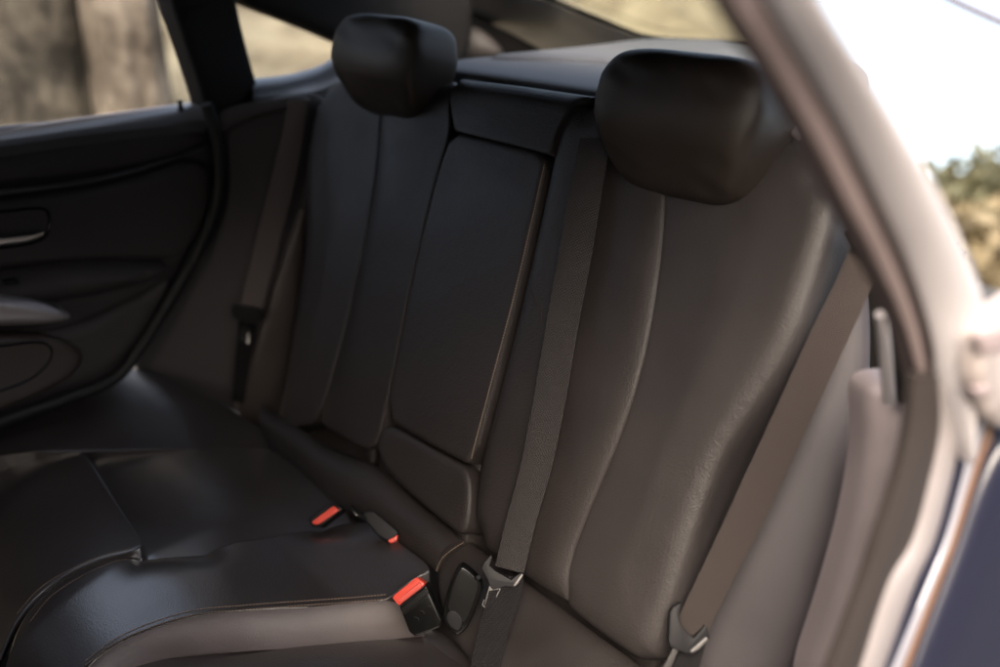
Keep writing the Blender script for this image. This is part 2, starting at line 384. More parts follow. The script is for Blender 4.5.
def box(name, lo, hi, material, parent=None, bev=.01):
    bm = bmesh.new(); bmesh.ops.create_cube(bm, size=1)
    for v in bm.verts: v.co = Vector([(lo[k]+hi[k])/2+v.co[k]*(hi[k]-lo[k]) for k in range(3)])
    if bev: bmesh.ops.bevel(bm, geom=list(bm.edges), offset=bev, segments=3, affect='EDGES')
    me = bpy.data.meshes.new(name); bm.to_mesh(me); bm.free()
    me.polygons.foreach_set('use_smooth', [True]*len(me.polygons)); me.set_sharp_from_angle(angle=R(40))
    return link(name, me, material, parent)
def on(plane, pts, h=0.): return [plane.hit(x, y, h) for x, y in pts]

# ================================================================== SETTING
# --- ground: level yard round the car, bank beyond the far side, slope falling away behind
def ground():
    V = []; F = []; rs = [0, 1, 2, 2.8, 3.4, 4, 4.6, 5.2, 6, 7, 8.5, 10, 13, 17, 24, 36, 60, 120, 300]; na = 120
    for r in rs:
        for k in range(na):
            az = 2*math.pi*k/na; x, y = CAM[0]+r*math.sin(az), CAM[1]+r*math.cos(az)
            deg = math.degrees(az); deg = deg-360 if deg > 180 else deg
            wb = 1/(1+math.exp((deg-61)/2.2))*1/(1+math.exp((-75-deg)/6))      # bank from straight ahead round to the rear window
            wd = 1/(1+math.exp((61-deg)/2.2))*1/(1+math.exp((deg-130)/6))
            z = wb*min(1.55, max(0, r-4.2)*.42) - wd*max(0, r-3.6)*.5
            wc = 1/(1+math.exp((150-abs(deg))/8)); z += wc*min(.6, max(0, r-5)*.3)  # unseen rise behind the camera, added to block low sky light
            wf = 1/(1+math.exp((abs(deg+95)-38)/5)); z += wf*min(1.6, max(0, r-3.4)*.6)  # unseen rise ahead of the car, added to block light from the front
            z += .05*math.sin(x*3.1+y*1.7)*min(1, r/5)
            V.append((x, y, z))
    for i in range(len(rs)-1):
        for k in range(na): F.append((i*na+k, i*na+(k+1) % na, (i+1)*na+(k+1) % na, (i+1)*na+k))
    o = link('ground', mesh('ground', V, F, sharp=180), M['ground']); o['kind'] = 'structure'
ground()

def bounce_cut_sheet():  # unseen dark sheet, added to cut light bouncing up from the ground
    V = []; F = []; n = 60; o = []
    for k in range(n):
        a = 2*math.pi*k/n; rx, ry = 3.3+.12*math.sin(a*3), 2.9+.1*math.sin(a*5+1)
        o.append((.1+rx*math.copysign(abs(math.cos(a))**.6, math.cos(a)), -.6+ry*math.copysign(abs(math.sin(a))**.6, math.sin(a))))
    V = [(x, y, .03) for x, y in o]+[(x*1.01, y*1.01, -.1) for x, y in o]
    F = [tuple(range(n))]+[(k, (k+1) % n, n+(k+1) % n, n+k) for k in range(n)]
    d = link('bounce_cut_sheet', mesh('bounce_cut_sheet', V, F), M['asphalt']); d['kind'] = 'structure'
bounce_cut_sheet()
def light_screen():  # unseen; added to keep low sky light off the far side
    t = thing('light_screen', 'added unseen leafy screen behind the open door, blocking low sky light', 'light_screen', (-.5, -4.6, 0))
    V = []; F = []; nx, nz = 60, 20
    for j in range(nz):
        for i in range(nx):
            x_ = -7+i*12./(nx-1); z_ = 2.65*j/(nz-1)
            V.append((x_, -4.3-.12*math.sin(x_*3+z_*2)-.08*math.sin(x_*9-z_*7)-.15*(z_/2.65)**4, z_))
    m = len(V); V += [(a, b-.9, c) for a, b, c in V]
    for o in (0, m):
        for j in range(nz-1):
            for i in range(nx-1): a = o+j*nx+i; F.append((a, a+1, a+nx+1, a+nx))
    tp = (nz-1)*nx
    for i in range(nx-1): F.append((tp+i, tp+i+1, m+tp+i+1, m+tp+i))
    for j in range(nz-1):
        for i in (0, nx-1): F.append((j*nx+i, (j+1)*nx+i, m+(j+1)*nx+i, m+j*nx+i))
    link('twigs', mesh('twigs', V, F), M['twig'], t)
    LV = []; LF = []
    for k in range(9000):
        x_ = random.uniform(-7, 5); z_ = random.uniform(.05, 2.8)
        p = np.array((x_, -4.22-random.uniform(0, .15), z_)); a = rng.normal(0, 1, 3); a /= np.linalg.norm(a); b = np.cross(a, rng.normal(0, 1, 3)); b /= np.linalg.norm(b)
        o = len(LV); LV += [p-a*.05, p+b*.025, p+a*.05, p-b*.025]; LF.append((o, o+1, o+2, o+3))
    link('leaves', mesh('leaves', LV, LF, smooth=False), M['leaf_dark'], t)
light_screen()
def trunk(name, label, x, y, z0, r, h, material):
    V = []; F = []; nz, na = 40, 48
    for i in range(nz):
        z = h*i/(nz-1)
        for k in range(na):
            a = 2*math.pi*k/na
            rr = r*(1+.35*math.exp(-z/.35))*(1-.03*z)*(1+.06*math.sin(a*5+z*1.3)+.04*math.sin(a*11-z*2)+.03*math.sin(a*3+z*4))
            V.append((x+rr*math.cos(a), y+rr*math.sin(a), z0+z))
    for i in range(nz-1):
        for k in range(na): F.append((i*na+k, i*na+(k+1) % na, (i+1)*na+(k+1) % na, (i+1)*na+k))
    F.append(tuple((nz-1)*na+k for k in range(na)))
    t = thing(name, label, 'tree', (x, y, z0), 'trees beyond the far window')
    link('trunk', mesh('trunk', V, F), material, t)
    leafV = []; leafF = []
    for c in range(26):
        a = random.uniform(0, 6.28); d = random.uniform(.2, 1.5); cz = z0+h+random.uniform(-.2, 1.6); cx, cy = x+d*math.cos(a), y+d*math.sin(a)
        for j in range(70):
            p = np.array((cx, cy, cz))+rng.normal(0, .22, 3); u = rng.normal(0, 1, 3); u /= np.linalg.norm(u); v = np.cross(u, rng.normal(0, 1, 3)); v /= np.linalg.norm(v)
            o = len(leafV); leafV += [p-u*.06, p+v*.03, p+u*.06, p-v*.03]; leafF.append((o, o+1, o+2, o+3))
    link('crown', mesh('crown', leafV, leafF, smooth=False), M['leaf'], t)
def at_az(px, dist, y=60):
    r = ray(px, y); h = r[:2]/np.linalg.norm(r[:2]); return CAM[0]+h[0]*dist, CAM[1]+h[1]*dist
x, y = at_az(22, 4.6); trunk('tree', 'grey barked tree seen through the far door window, left of the tan one', x, y, -.05, .33, 7.0, M['bark'])
x, y = at_az(128, 4.3); trunk('tree', 'tan barked tree seen through the far door window beside the pillar', x, y, -.05, .145, 7.0, M['bark2'])

def bush(name, label, x, y, z0, h, rad, material, leaves, group, n_cl=40, size=.06):
    t = thing(name, label, 'tree', (x, y, z0), group)
    V, F = tube_data([(x, y, z0), (x+.05, y, z0+h*.4), (x-.04, y+.04, z0+h*.75)], [.09, .06, .02], 14, 8)
    for k in range(7):
        a = k*.9; b = z0+h*(.25+.07*k); v, f = tube_data([(x, y, b), (x+rad*.35*math.cos(a), y+rad*.35*math.sin(a), b+.25*h/2), (x+rad*.75*math.cos(a), y+rad*.75*math.sin(a), b+.4*h/2)], [.035, .02, .008], 8, 6)
        o = len(V); V += v; F += [tuple(i+o for i in g) for g in f]
    link('trunk', mesh('trunk', V, F), M['twig'], t)
    LV = []; LF = []
    for c in range(n_cl):
        u = rng.normal(0, 1, 3); u /= np.linalg.norm(u); q = np.array((x, y, z0+h*.62))+u*np.array((rad, rad, h*.40))*random.uniform(.45, 1)
        for j in range(leaves):
            p = q+rng.normal(0, rad*.16, 3); a = rng.normal(0, 1, 3); a /= np.linalg.norm(a); b = np.cross(a, rng.normal(0, 1, 3)); b /= np.linalg.norm(b)
            o = len(LV); s = size*random.uniform(.6, 1.3); LV += [p-a*s, p+b*s*.45, p+a*s, p-b*s*.45]; LF.append((o, o+1, o+2, o+3))
    link('crown', mesh('crown', LV, LF, smooth=False), material, t)
def on_slope(px, py, dist):
    r = ray(px, py); return CAM+r*dist/np.linalg.norm(r[:2])
for px, py, dist, hh, rad, mm, lab in ((948, 196, 9., 3.4, .9, 'leaf', 'olive green tree on the slope behind the car, nearest the door frame'),
                                  (1015, 158, 10., 4.2, 1.1, 'leaf', 'tallest dark green tree on the slope behind the car, at the frame edge'),
                                  (978, 212, 7.5, 2.8, .8, 'leaf2', 'ochre leafed shrub on the slope in front of the green trees')):
    p = on_slope(px, py, dist); bush('slope_tree', lab, p[0], p[1], p[2]-hh, hh, rad, M[mm], 130, 'trees on the slope behind the car', n_cl=55, size=.10)
def hillside():
    V = []; F = []; nu, nv = 70, 26
    for j in range(nv):
        for i in range(nu):
            px = 860+i*9; dd = 13+j*.9
            prof = np.interp(px, [860, 905, 931, 952, 975, 1000, 1060, 1480], [215, 196, 185, 176, 168, 163, 150, 120])
            t_ = j/(nv-1); top = on_slope(px, prof, 13+.9*(nv-1))[2]; base = -7.5
            g = on_slope(px, prof, dd); z = base+(top-base)*math.sin(t_*math.pi/2)+.18*math.sin(px*.05+j*.8)*(1-t_)+.1*math.sin(px*.21)
            V.append((g[0], g[1], z))
    for j in range(nv-1):
        for i in range(nu-1): a = j*nu+i; F.append((a, a+1, a+nu+1, a+nu))
    o = link('hillside', mesh('hillside', V, F, sharp=180), M['hill']); o['kind'] = 'structure'
hillside()
# --- low dry stone wall between the trunks and the bank
def wall():
    t = thing('stone_wall', 'weathered tan stone wall outside the far windows, behind the trees', 'wall', (0, 5., 0))
    V = []; F = []; nx, nz = 90, 18
    for j in range(nz):
        for i in range(nx):
            xx = -3+i*7./(nx-1); zz = -.1+j*.95/(nz-1)
            n_ = .05*math.sin(xx*7+zz*5)+.04*math.sin(xx*17-zz*11)+.03*math.sin(xx*31+zz*23)
            V.append((xx, 4.55+n_-.0*xx, zz+.05*math.sin(xx*2.3)*(j == nz-1)))
    m = len(V); V += [(v[0], v[1]+.4, v[2]) for v in V]
    for o in (0, m):
        for j in range(nz-1):
            for i in range(nx-1): a = o+j*nx+i; F.append((a, a+1, a+nx+1, a+nx))
    top = (nz-1)*nx
    for i in range(nx-1): F.append((top+i, top+i+1, m+top+i+1, m+top+i)); F.append((i, i+1, m+i+1, m+i))
    for j in range(nz-1): F.append((j*nx, (j+1)*nx, m+(j+1)*nx, m+j*nx)); F.append((j*nx+nx-1, (j+1)*nx+nx-1, m+(j+1)*nx+nx-1, m+j*nx+nx-1))
    link('stone_face', mesh('stone_face', V, F), M['wall'], t)
wall()
t = tube('overhead_cable', [on_slope(925, -14, 6), on_slope(958, 3, 6), on_slope(1005, 24, 6), on_slope(1070, 50, 6)], .022, M['cable'])
t['label'] = 'dark mauve overhead cable crossing the white sky in the top right'; t['category'] = 'cable'

# ================================================================== CAR SHELL
car = thing('car', 'dark blue car seen through its open rear door, black cabin trim', 'car', (0, 0, 0))
YD = .79                                            # inner face of the far door
# roof and floor
# roof ends where the rear glass begins
def roof2():
    V = []; F = []; nx, ny = 26, 20; XS = np.linspace(-1.9, .46, nx); YS = np.linspace(-.70, .80, ny)
    for x in XS:
        for yv in YS:
            tt = (yv-.1)/.7; V.append((x, yv, 1.46-.06*max(0, x+.3)**1.6-.02*tt**4))
    m = len(V); V += [(a, b, c+.03) for a, b, c in V]
    for o in (0, m):
        for i in range(nx-1):
            for j in range(ny-1): F.append((o+i*ny+j, o+i*ny+j+1, o+(i+1)*ny+j+1, o+(i+1)*ny+j))
    for i in range(nx-1):
        for j in (0, ny-1): F.append((i*ny+j, (i+1)*ny+j, m+(i+1)*ny+j, m+i*ny+j))
    for j in range(ny-1):
        for i in (0, nx-1): F.append((i*ny+j, i*ny+j+1, m+i*ny+j+1, m+i*ny+j))
    return V, F
link('roof', mesh('roof', *roof2()), M['roof'], car)
box('floor', (-1.9, -.60, .18), (.2, .80, .24), M['roof'], car)
box('boot_wall', (.42, -.55, .3), (.46, .76, 1.05), M['roof'], car)

# --- the rest of the body round the opening (ahead of and beside the camera)
box('front_door', (-1.9, -.68, .25), (-.76, -.60, .98), M['paint'], car, bev=.02)
box('centre_pillar', (-.84, -.66, .95), (-.75, -.56, 1.42), M['roof'], car, bev=.015)
box('sill_panel', (-.76, -.70, .16), (.1, -.56, .30), M['paint'], car, bev=.02)
pane('front_glass', [(-1.7, -.63, .98), (-.84, -.63, .98), (-.84, -.60, 1.41), (-1.3, -.60, 1.41)], (0, -1, 0), M['dark_glass'], car)
box('far_front_door', (-1.9, YD+.02, .25), (-.80, YD+.09, 1.02), M['trim'], car, bev=.02)
pane('far_front_glass', [(-1.7, YD+.05, 1.02), (-.84, YD+.05, 1.02), (-.84, YD+.0, 1.41), (-1.3, YD+.0, 1.41)], (0, -1, 0), M['dark_glass'], car)
box('far_centre_pillar', (-.84, YD-.02, .95), (-.72, YD+.05, 1.42), M['roof'], car, bev=.015)
box('dashboard', (-1.95, -.60, .3), (-1.75, .80, .95), M['trim'], car, bev=.03)
pane('windscreen', [(-2.5, -.58, .95), (-2.5, .78, .95), (-1.9, .74, 1.40), (-1.9, -.54, 1.40)], (-.6, 0, .8), M['dark_glass'], car)
def open_door():
    P = Pl((-.76, -.68, .6), (.965, -.26, 0), (-.26, -.965, 0))
    sg = 1 if P.v[2] > 0 else -1
    o = pillow('open_rear_door', None, P, M['trim'], car, puff=.01, ew=.03, thick=.09, res=.05, h0=0, wobble=0, world=[P.at(a, b*sg, -.05) for a, b in ((.02, -.34), (.62, -.34), (.80, -.1), (.92, .1), (.95, .38), (.02, .38))])
    pane('door_glass', [P.at(a, b*sg, -.08) for a, b in ((.03, .38), (.92, .38), (.80, .70), (.55, .80), (.03, .82))], P.n, M['glass'], o)
open_door()
# --- far door
D = YP(YD)
door = pillow('door', [(-420, 180), (-100, 139), (206, 112), (217, 150), (218, 190), (205, 232), (180, 275), (150, 328), (118, 374), (60, 396), (-100, 452), (-420, 560)], D, M['trim'], car, puff=.012, ew=.02, h0=-.012, thick=.05, res=.02)
band('window_sill', on(YP(YD+.035), [(-420, 178), (-100, 143), (0, 131), (100, 117), (203, 103)]), on(YP(YD-.025), [(-420, 200), (-100, 160), (0, 147), (100, 133), (207, 122)]), (0, -.5, .9), M['sill'], door, bulge=.012, thick=.03)
band('window_gasket', on(YP(YD+.04), [(-420, 175), (-100, 140), (0, 128.5), (100, 114.5), (202, 101)]), on(YP(YD+.03), [(-420, 178), (-100, 143.5), (0, 132), (100, 118), (203, 104)]), (0, -1, .3), M['silver'], door, bulge=.002, thick=.008)
pillow('upper_panel', [(-400, 206), (-100, 166), (60, 143), (204, 122), (208, 146), (150, 164), (70, 177), (-100, 193), (-400, 236)], D, M['trim'], door, puff=.012, ew=.022, h0=.006, thick=.02, res=.015)
band('trim_strip', on(YP(YD-.022), [(-400, 246), (-100, 200), (0, 190), (70, 182), (125, 171), (203, 147)]), on(YP(YD-.022), [(-400, 250), (-100, 206), (0, 195), (70, 186), (125, 175), (203, 149)]), (0, -1, .2), M['sill'], door, bulge=.005, thick=.012)
pillow('middle_panel', [(-400, 254), (-100, 209), (60, 191), (125, 179), (203, 153), (212, 185), (205, 222), (188, 252), (165, 262), (90, 258), (-100, 280), (-400, 330)], D, M['trim'], door, puff=.014, ew=.02, h0=.004, thick=.02, res=.013)
pillow('armrest', [(-400, 325), (-100, 285), (0, 270), (70, 260), (140, 259), (172, 263), (150, 280), (90, 294), (30, 302), (-100, 316), (-400, 360)], D, M['trim'], door, puff=.05, ew=.045, h0=.01, thick=.03, res=.011)
rec = pillow('handle_recess', [(-60, 212), (0, 211), (44, 206), (52, 214), (50, 232), (40, 244), (0, 250), (-60, 254)], D, M['gloss'], door, puff=-.006, ew=.02, h0=.022, thick=.02, res=.01, wobble=0)
slab('door_handle', [(-60, 243), (0, 238), (30, 235), (45, 231), (44, 236), (30, 241), (0, 245), (-60, 250)], D, M['chrome'], door, thick=.012, bev=.003, h0=.036)
pillow('pull_handle', [(-300, 300), (-60, 292), (0, 293), (40, 300), (76, 315), (58, 322), (20, 325), (-60, 326), (-300, 340)], D, M['silver'], door, puff=.022, ew=.022, h0=.055, thick=.04, res=.009, wobble=0)
pillow('lower_panel', [(-400, 372), (-60, 335), (40, 332), (90, 318), (150, 288), (176, 272), (148, 328), (116, 370), (60, 391), (-60, 434), (-400, 540)], D, M['trim'], door, puff=.016, ew=.03, h0=.004, thick=.02, res=.013)
pk = pillow('pocket_surround', [(-300, 345), (-60, 335), (20, 332), (60, 336), (84, 350), (78, 370), (50, 389), (0, 410), (-60, 430), (-300, 500)], D, M['pocket'], door, puff=.016, ew=.02, h0=.02, thick=.02, res=.01)
pillow('pocket', [(-300, 362), (-60, 352), (0, 346), (38, 340), (54, 346), (52, 362), (34, 380), (0, 393), (-60, 408), (-300, 470)], D, M['black'], door, puff=-.006, ew=.02, h0=.0395, thick=.02, res=.01)
slab('window_switch', [(4, 281), (18, 279), (20, 284), (6, 286)], D, M['gloss'], door, thick=.012, bev=.002, h0=.066)
tube('lock_pin', [D.hit(181, 113, 0), D.hit(180.5, 106, 0), D.hit(180, 103, 0), D.hit(180, 100, 0)], [.006, .006, .004, .0055], M['black'], door, n=14)
# door glass: runs from the sill up to the roof rail
gl = on(YP(YD+.036), [(-420, 174), (203, 101), (170, 5), (162, -20), (-420, -30)])
pane('window_glass', gl, (0, -1, 0), M['glass'], door)

# --- far pillar, quarter window, side trim
pillow('rear_pillar', [(152, -60), (226, -60), (234, 0), (246, 50), (257, 88), (262, 112), (236, 124), (206, 122), (203, 104), (189, 60), (170, 5)], YP(.775), M['roof'], car, puff=.012, ew=.016, h0=0, thick=.05, res=.014)
slab('pillar_badge', [(186, 8), (207, 5), (209, 13), (188, 16)], YP(.775), M['roof'], car, thick=.012, bev=.003, h0=.015)
QP = YP(.83)
qg = on(QP, [(226, -30), (232, 0), (256, 82), (300, 74), (336, 60), (352, 40), (290, 14), (240, -20)])
pane('quarter_glass', qg, (0, -1, 0), M['glass'], car)
band('quarter_sill', on(YP(.815), [(250, 79), (285, 75), (318, 66), (345, 50), (365, 36)]), on(YP(.74), [(254, 98), (285, 95), (318, 90), (345, 78), (365, 66)]), (0, -.5, .9), M['sill'], car, bulge=.012, thick=.03)
pillow('roof_rail', [(225, -40), (238, 0), (262, 11), (300, 25), (340, 42), (360, 52), (400, 80), (470, 70), (470, -40)], YP(.77), M['roof'], car, puff=.02, ew=.03, h0=0, thick=.05, res=.016)
SP = Pl(YP(.765).hit(212, 200), (-.42, -.9, .08))
pillow('side_trim', [(209, 112), (260, 99), (330, 90), (335, 130), (330, 250), (318, 330), (296, 445), (236, 412), (185, 388), (124, 372), (158, 320), (190, 272), (212, 228), (222, 186), (218, 140)], SP, M['trim'], car, puff=.016, ew=.03, h0=-.02, thick=.04, res=.014)
pillow('shoulder_trim', [(210, 112), (260, 100), (312, 94), (310, 108), (270, 113), (240, 124), (217, 137)], SP, M['trim'], car, puff=.01, ew=.014, h0=.0, thick=.03, res=.01)
pillow('kick_trim', [(266, 310), (296, 215), (308, 205), (303, 260), (293, 330), (285, 380), (276, 440), (252, 426), (232, 410), (245, 372)], SP, M['pocket'], car, puff=.008, ew=.02, h0=.004, thick=.03, res=.01)
tube('door_seal', on(YP(YD-.035), [(206, 104), (214, 128), (219, 160), (218, 196), (207, 232), (186, 272), (160, 316), (138, 350), (117, 376), (60, 400), (0, 421), (-80, 452)]), .0125, M['rubber'], car, n=70, seg=12)
# --- hatch: rear glass and its trim
HP = Pl((1.08, .3, 1.20), (math.sin(R(24)), 0, math.cos(R(24))), (0, 1, 0))
rg = on(HP, [(430, -70), (548, -2), (592, 17), (645, 37), (745, 43), (775, 42), (770, -60)])
pane('rear_glass', rg, -HP.n, M['rear_glass'], car)
band('glass_edge', on(HP, [(520, -20), (551, -2), (592, 15), (645, 35), (700, 40), (760, 41)], -.012), on(HP, [(520, -13), (549, 3), (590, 20), (643, 40), (700, 45), (760, 46)], -.012), -HP.n, M['gloss'], car, bulge=.003, thick=.003)
band('hatch_trim', on(HP, [(430, -45), (500, -12), (551, 3), (592, 20), (645, 40)], -.02), on(HP, [(380, -24), (452, 10), (500, 36), (540, 53), (600, 62)], -.05), (-.5, -.6, -.3), M['hatch'], car, bulge=.004, thick=.006)
pillow('hatch_side', [(330, -60), (430, -40), (462, 8), (520, 38), (560, 60), (520, 75), (420, 85), (350, 70)], Pl((1.0, .78, 1.1), (-.7, -.7, .1)), M['roof'], car, puff=.02, ew=.05, thick=.04, res=.03)
pillow('rear_quarter_trim', [(438, 30), (470, 22), (495, 40), (508, 58), (470, 62), (440, 66)], Pl((.85, .74, 1.1), (-.7, -.7, .1)), M['trim'], car, puff=.03, ew=.05, thick=.04, res=.02)

# --- near side: door frame arch, seals, latch strut, body
NP = YP(-.60)
NN = (-.35, -.9, .1)
UPX = [(560, -420), (610, -260), (655, -140)]
def near(name, A, B, y1, y2, m, bulge=.012, thick=.03, N=NN, ext=0):
    if ext is not None:
        dA = np.array(A[0])-np.array((690, -60)); dB = np.array(B[0])-np.array((690, -60))
        A = [tuple(np.array(p)+dA) for p in UPX]+list(A); B = [tuple(np.array(p)+dB) for p in UPX]+list(B)
    A = list(A)+[tuple(2*np.array(A[-1])-np.array(A[-2]))]; B = list(B)+[tuple(2*np.array(B[-1])-np.array(B[-2]))]
    return band(name, on(YP(y1), A), on(YP(y2), B), N, M[m], car, bulge=bulge, thick=thick, n=90)
AT0 = [(700, -60), (722, 0), (764, 68), (805, 140), (838, 205), (868, 262), (897, 325), (914, 385)]
AT1 = [(742, -60), (768, 0), (810, 72), (848, 140), (881, 208), (908, 268), (928, 330), (938, 385)]
def mix(a, b, t): return [(p[0]*(1-t)+q[0]*t, p[1]*(1-t)+q[1]*t) for p, q in zip(a, b)]
# upper arch: lip, padded trim, fold, pale outer pillar
near('arch_lip', AT0, mix(AT0, AT1, .24), -.720, -.726, 'arch_dark', .004, .012)
near('arch_trim', mix(AT0, AT1, .24), mix(AT0, AT1, .76), -.726, -.735, 'frame_in', .003, .012)
near('arch_fold', mix(AT0, AT1, .74), mix(AT0, AT1, 1.03), -.7365, -.743, 'arch_dark', .005, .012)
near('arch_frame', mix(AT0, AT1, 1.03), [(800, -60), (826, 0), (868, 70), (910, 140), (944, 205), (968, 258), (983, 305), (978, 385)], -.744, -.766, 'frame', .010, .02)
# lower jamb: dark seal, pale jamb panel, blue sill edge, strip standing in for the sill highlight, copper edge
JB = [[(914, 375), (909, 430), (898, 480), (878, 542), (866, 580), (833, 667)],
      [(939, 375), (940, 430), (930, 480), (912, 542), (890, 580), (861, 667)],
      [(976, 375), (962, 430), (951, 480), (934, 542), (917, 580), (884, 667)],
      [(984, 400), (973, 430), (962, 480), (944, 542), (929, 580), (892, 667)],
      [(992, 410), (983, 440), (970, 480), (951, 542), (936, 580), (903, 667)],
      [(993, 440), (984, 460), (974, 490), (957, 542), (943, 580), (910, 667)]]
for k, (nm, mt, bu) in enumerate((('jamb_seal', 'jamb_dark', .003), ('jamb_panel', 'jamb', .006), ('sill_edge', 'paint', .003), ('sill_highlight', 'highlight_metal', .002), ('copper_edge', 'copper', .001))):  # the sill metal band paints a lilac highlight beside the blue edge
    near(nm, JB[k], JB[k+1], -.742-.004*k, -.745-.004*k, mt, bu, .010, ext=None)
pillow('rear_fender', [(1010, 425), (990, 455), (976, 490), (959, 542), (945, 580), (912, 667), (898, 705), (960, 1000), (1500, 1000), (1500, 470), (1100, 430)], Pl(YP(-.768).hit(960, 560), (-.25, -.95, .12)), M['paint'], car, puff=.012, ew=.05, h0=-.008, thick=.06, res=.02)
pillow('fender_shoulder', [(972, 350), (978, 325), (1000, 303), (1060, 268), (1130, 300), (1120, 420), (1040, 437), (1000, 430), (980, 418), (972, 385)], YP(-.772), M['latch'], car, puff=.008, ew=.012, h0=0, thick=.01, res=.004, wobble=.004)  # blue fender shoulder; its bright reflection is in the pale colour
slab('shoulder_patch', [(978, 335), (1010, 326), (1014, 350), (984, 356)], YP(-.772), M['frame_in'], car, thick=.008, bev=.003, h0=.0095)
slab('shoulder_spot', [(976, 390), (990, 386), (993, 394), (980, 398)], YP(-.772), M['frame_in'], car, thick=.008, bev=.002, h0=.009)
# side trim behind the outboard belt, padded bolster and chrome latch post
TP = Pl(BP.hit(800, 420, -.065), (-.86, -.36, .36))
pillow('near_side_trim', [(790, 130), (846, 190), (862, 250), (870, 320), (868, 390), (862, 440), (848, 510), (822, 585), (785, 700), (650, 720), (640, 660), (690, 540), (745, 430), (800, 300), (810, 200)], TP, M['trim_side'], car, puff=.02, ew=.05, h0=-.03, thick=.03, res=.014)
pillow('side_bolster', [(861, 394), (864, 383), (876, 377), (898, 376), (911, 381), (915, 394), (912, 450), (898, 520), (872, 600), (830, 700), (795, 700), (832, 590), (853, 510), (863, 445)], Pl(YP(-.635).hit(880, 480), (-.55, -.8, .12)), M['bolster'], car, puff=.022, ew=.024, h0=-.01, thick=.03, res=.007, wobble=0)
tube('latch_post', [YP(-.655).hit(889, 402), YP(-.655).hit(885, 350), YP(-.655).hit(881, 314)], [.0062, .0062, .0055], M['silver'], car, n=16, seg=14)
tube('post_sleeve', [YP(-.645).hit(902, 400), YP(-.645).hit(897, 350), YP(-.645).hit(891, 318)], [.0055, .0055, .0045], M['black'], car, n=16, seg=14)

# ================================================================== REAR SEAT
seat = thing('rear_seat', 'black leather three-place rear seat with stitched middle armrest and raised middle cushion', 'car seat', P0)
nb = pillow('backrest', [(595, 100), (665, 100), (800, 124), (830, 165), (828, 215), (795, 330), (760, 394), (716, 457), (680, 568), (660, 700), (562, 640), (468, 575), (473, 500), (500, 388), (553, 160), (575, 110)], BP, M['leather'], seat, puff=.01, ew=.02, h0=-.06, thick=.05, res=.03)
topN = [(560, 86), (600, 90), (664, 92), (730, 97), (800, 118), (836, 160)]
outN = [(836, 160), (834, 215), (816, 280), (798, 338), (765, 394), (722, 457), (700, 515), (684, 568), (662, 640), (650, 672)]
seamN = [(664, 95), (664, 205), (655, 290), (640, 370), (618, 440), (592, 500), (568, 560), (562, 604)]
botN = [(471, 541), (500, 562), (562, 605), (605, 640), (650, 672)]
ib = pillow('inner_bolster', [(600, 90), (588, 95), (573, 104), (560, 126), (551, 158), (545, 190), (521, 296), (498, 388), (476, 470), (471, 541), (500, 562), (530, 583), (562, 605)]+[(562, 603), (567, 558), (591, 499), (617, 439), (639, 369), (654, 289), (663, 205), (664, 92), (630, 90)], BP, M['leather'], nb, puff=.002, ew=.006, h0=.018, thick=.07, res=.008,
       edges=[(seamN, .012, .055), (topN, .05, .06), (botN, .016, .04), ([(560, 126), (551, 158), (545, 190), (521, 296), (498, 388), (476, 470), (471, 541)], .012, .03)])
ip = pillow('insert_panel', [(664, 92), (665, 205), (656, 290), (641, 370), (619, 440), (593, 500), (569, 560), (563, 600), (566, 610), (605, 640), (650, 670), (662, 640), (684, 568), (700, 515), (722, 457), (765, 394), (798, 338), (816, 280), (834, 215), (836, 165), (800, 118), (730, 97)], BP, M['insert'], nb, puff=.005, ew=.010, h0=.004, thick=.08, res=.008,
       extra=lambda a, b, d: .004*np.clip(d/.09, 0, 1)**2, edges=[(outN, .022, .034), (topN, .05, .06), (botN, .016, .04)])
tube('tuck_seam', surf(ib, ((527, 282), (534, 296), (540, 311), (543, 330)), -.0004), [.0008, .0022, .0024, .0008], M['leather'], nb, n=30, seg=8)

cb = pillow('backrest', [(455, 84), (520, 90), (594, 100), (556, 130), (545, 200), (472, 500), (465, 575), (374, 490), (386, 425), (436, 172), (453, 134)], BP, M['leather'], seat, puff=.004, ew=.02, h0=-.014, thick=.05, res=.03)
topC = [(440, 72), (452, 74), (520, 82), (599, 93)]
pillow('top_panel', [(452, 74), (520, 82), (599, 93), (585, 97), (571, 105), (558, 128), (550, 155), (520, 147), (487, 139), (455, 131), (450, 100)], BP, M['leather'], cb, puff=.002, ew=.004, h0=.020, thick=.07, res=.008, edges=[(topC, .030, .034)], soft=0)
arm = [(454, 132.5), (486, 139.5), (518, 147.5), (549.5, 156.5), (544, 188), (520, 294), (497, 384), (475, 467), (452, 456), (420, 438), (387, 418), (400, 345), (420, 252), (440, 172)]
ar = pillow('armrest', arm, BP, M['leather'], seat, puff=.007, ew=.009, h0=.015, thick=.07, res=.008, soft=1)
tube('piping', surf(ar, ((546.5, 163), (540.5, 192), (517.5, 292), (494.5, 381), (473, 461)), -.0004), .0014, M['leather'], ar, n=60, seg=8)
stitches('stitching', surf(ar, ((544.5, 164), (538, 193), (515, 292), (492, 380), (471, 459))), M['thread'], ar, r=.0008, step=.0042, fill=.6)
pillow('lower_pad', [(385, 421), (420, 441), (452, 459), (474, 471), (470, 541), (445, 522), (410, 494), (376, 456)], BP, M['leather'], cb, puff=.007, ew=.013, h0=.013, thick=.07, res=.008)

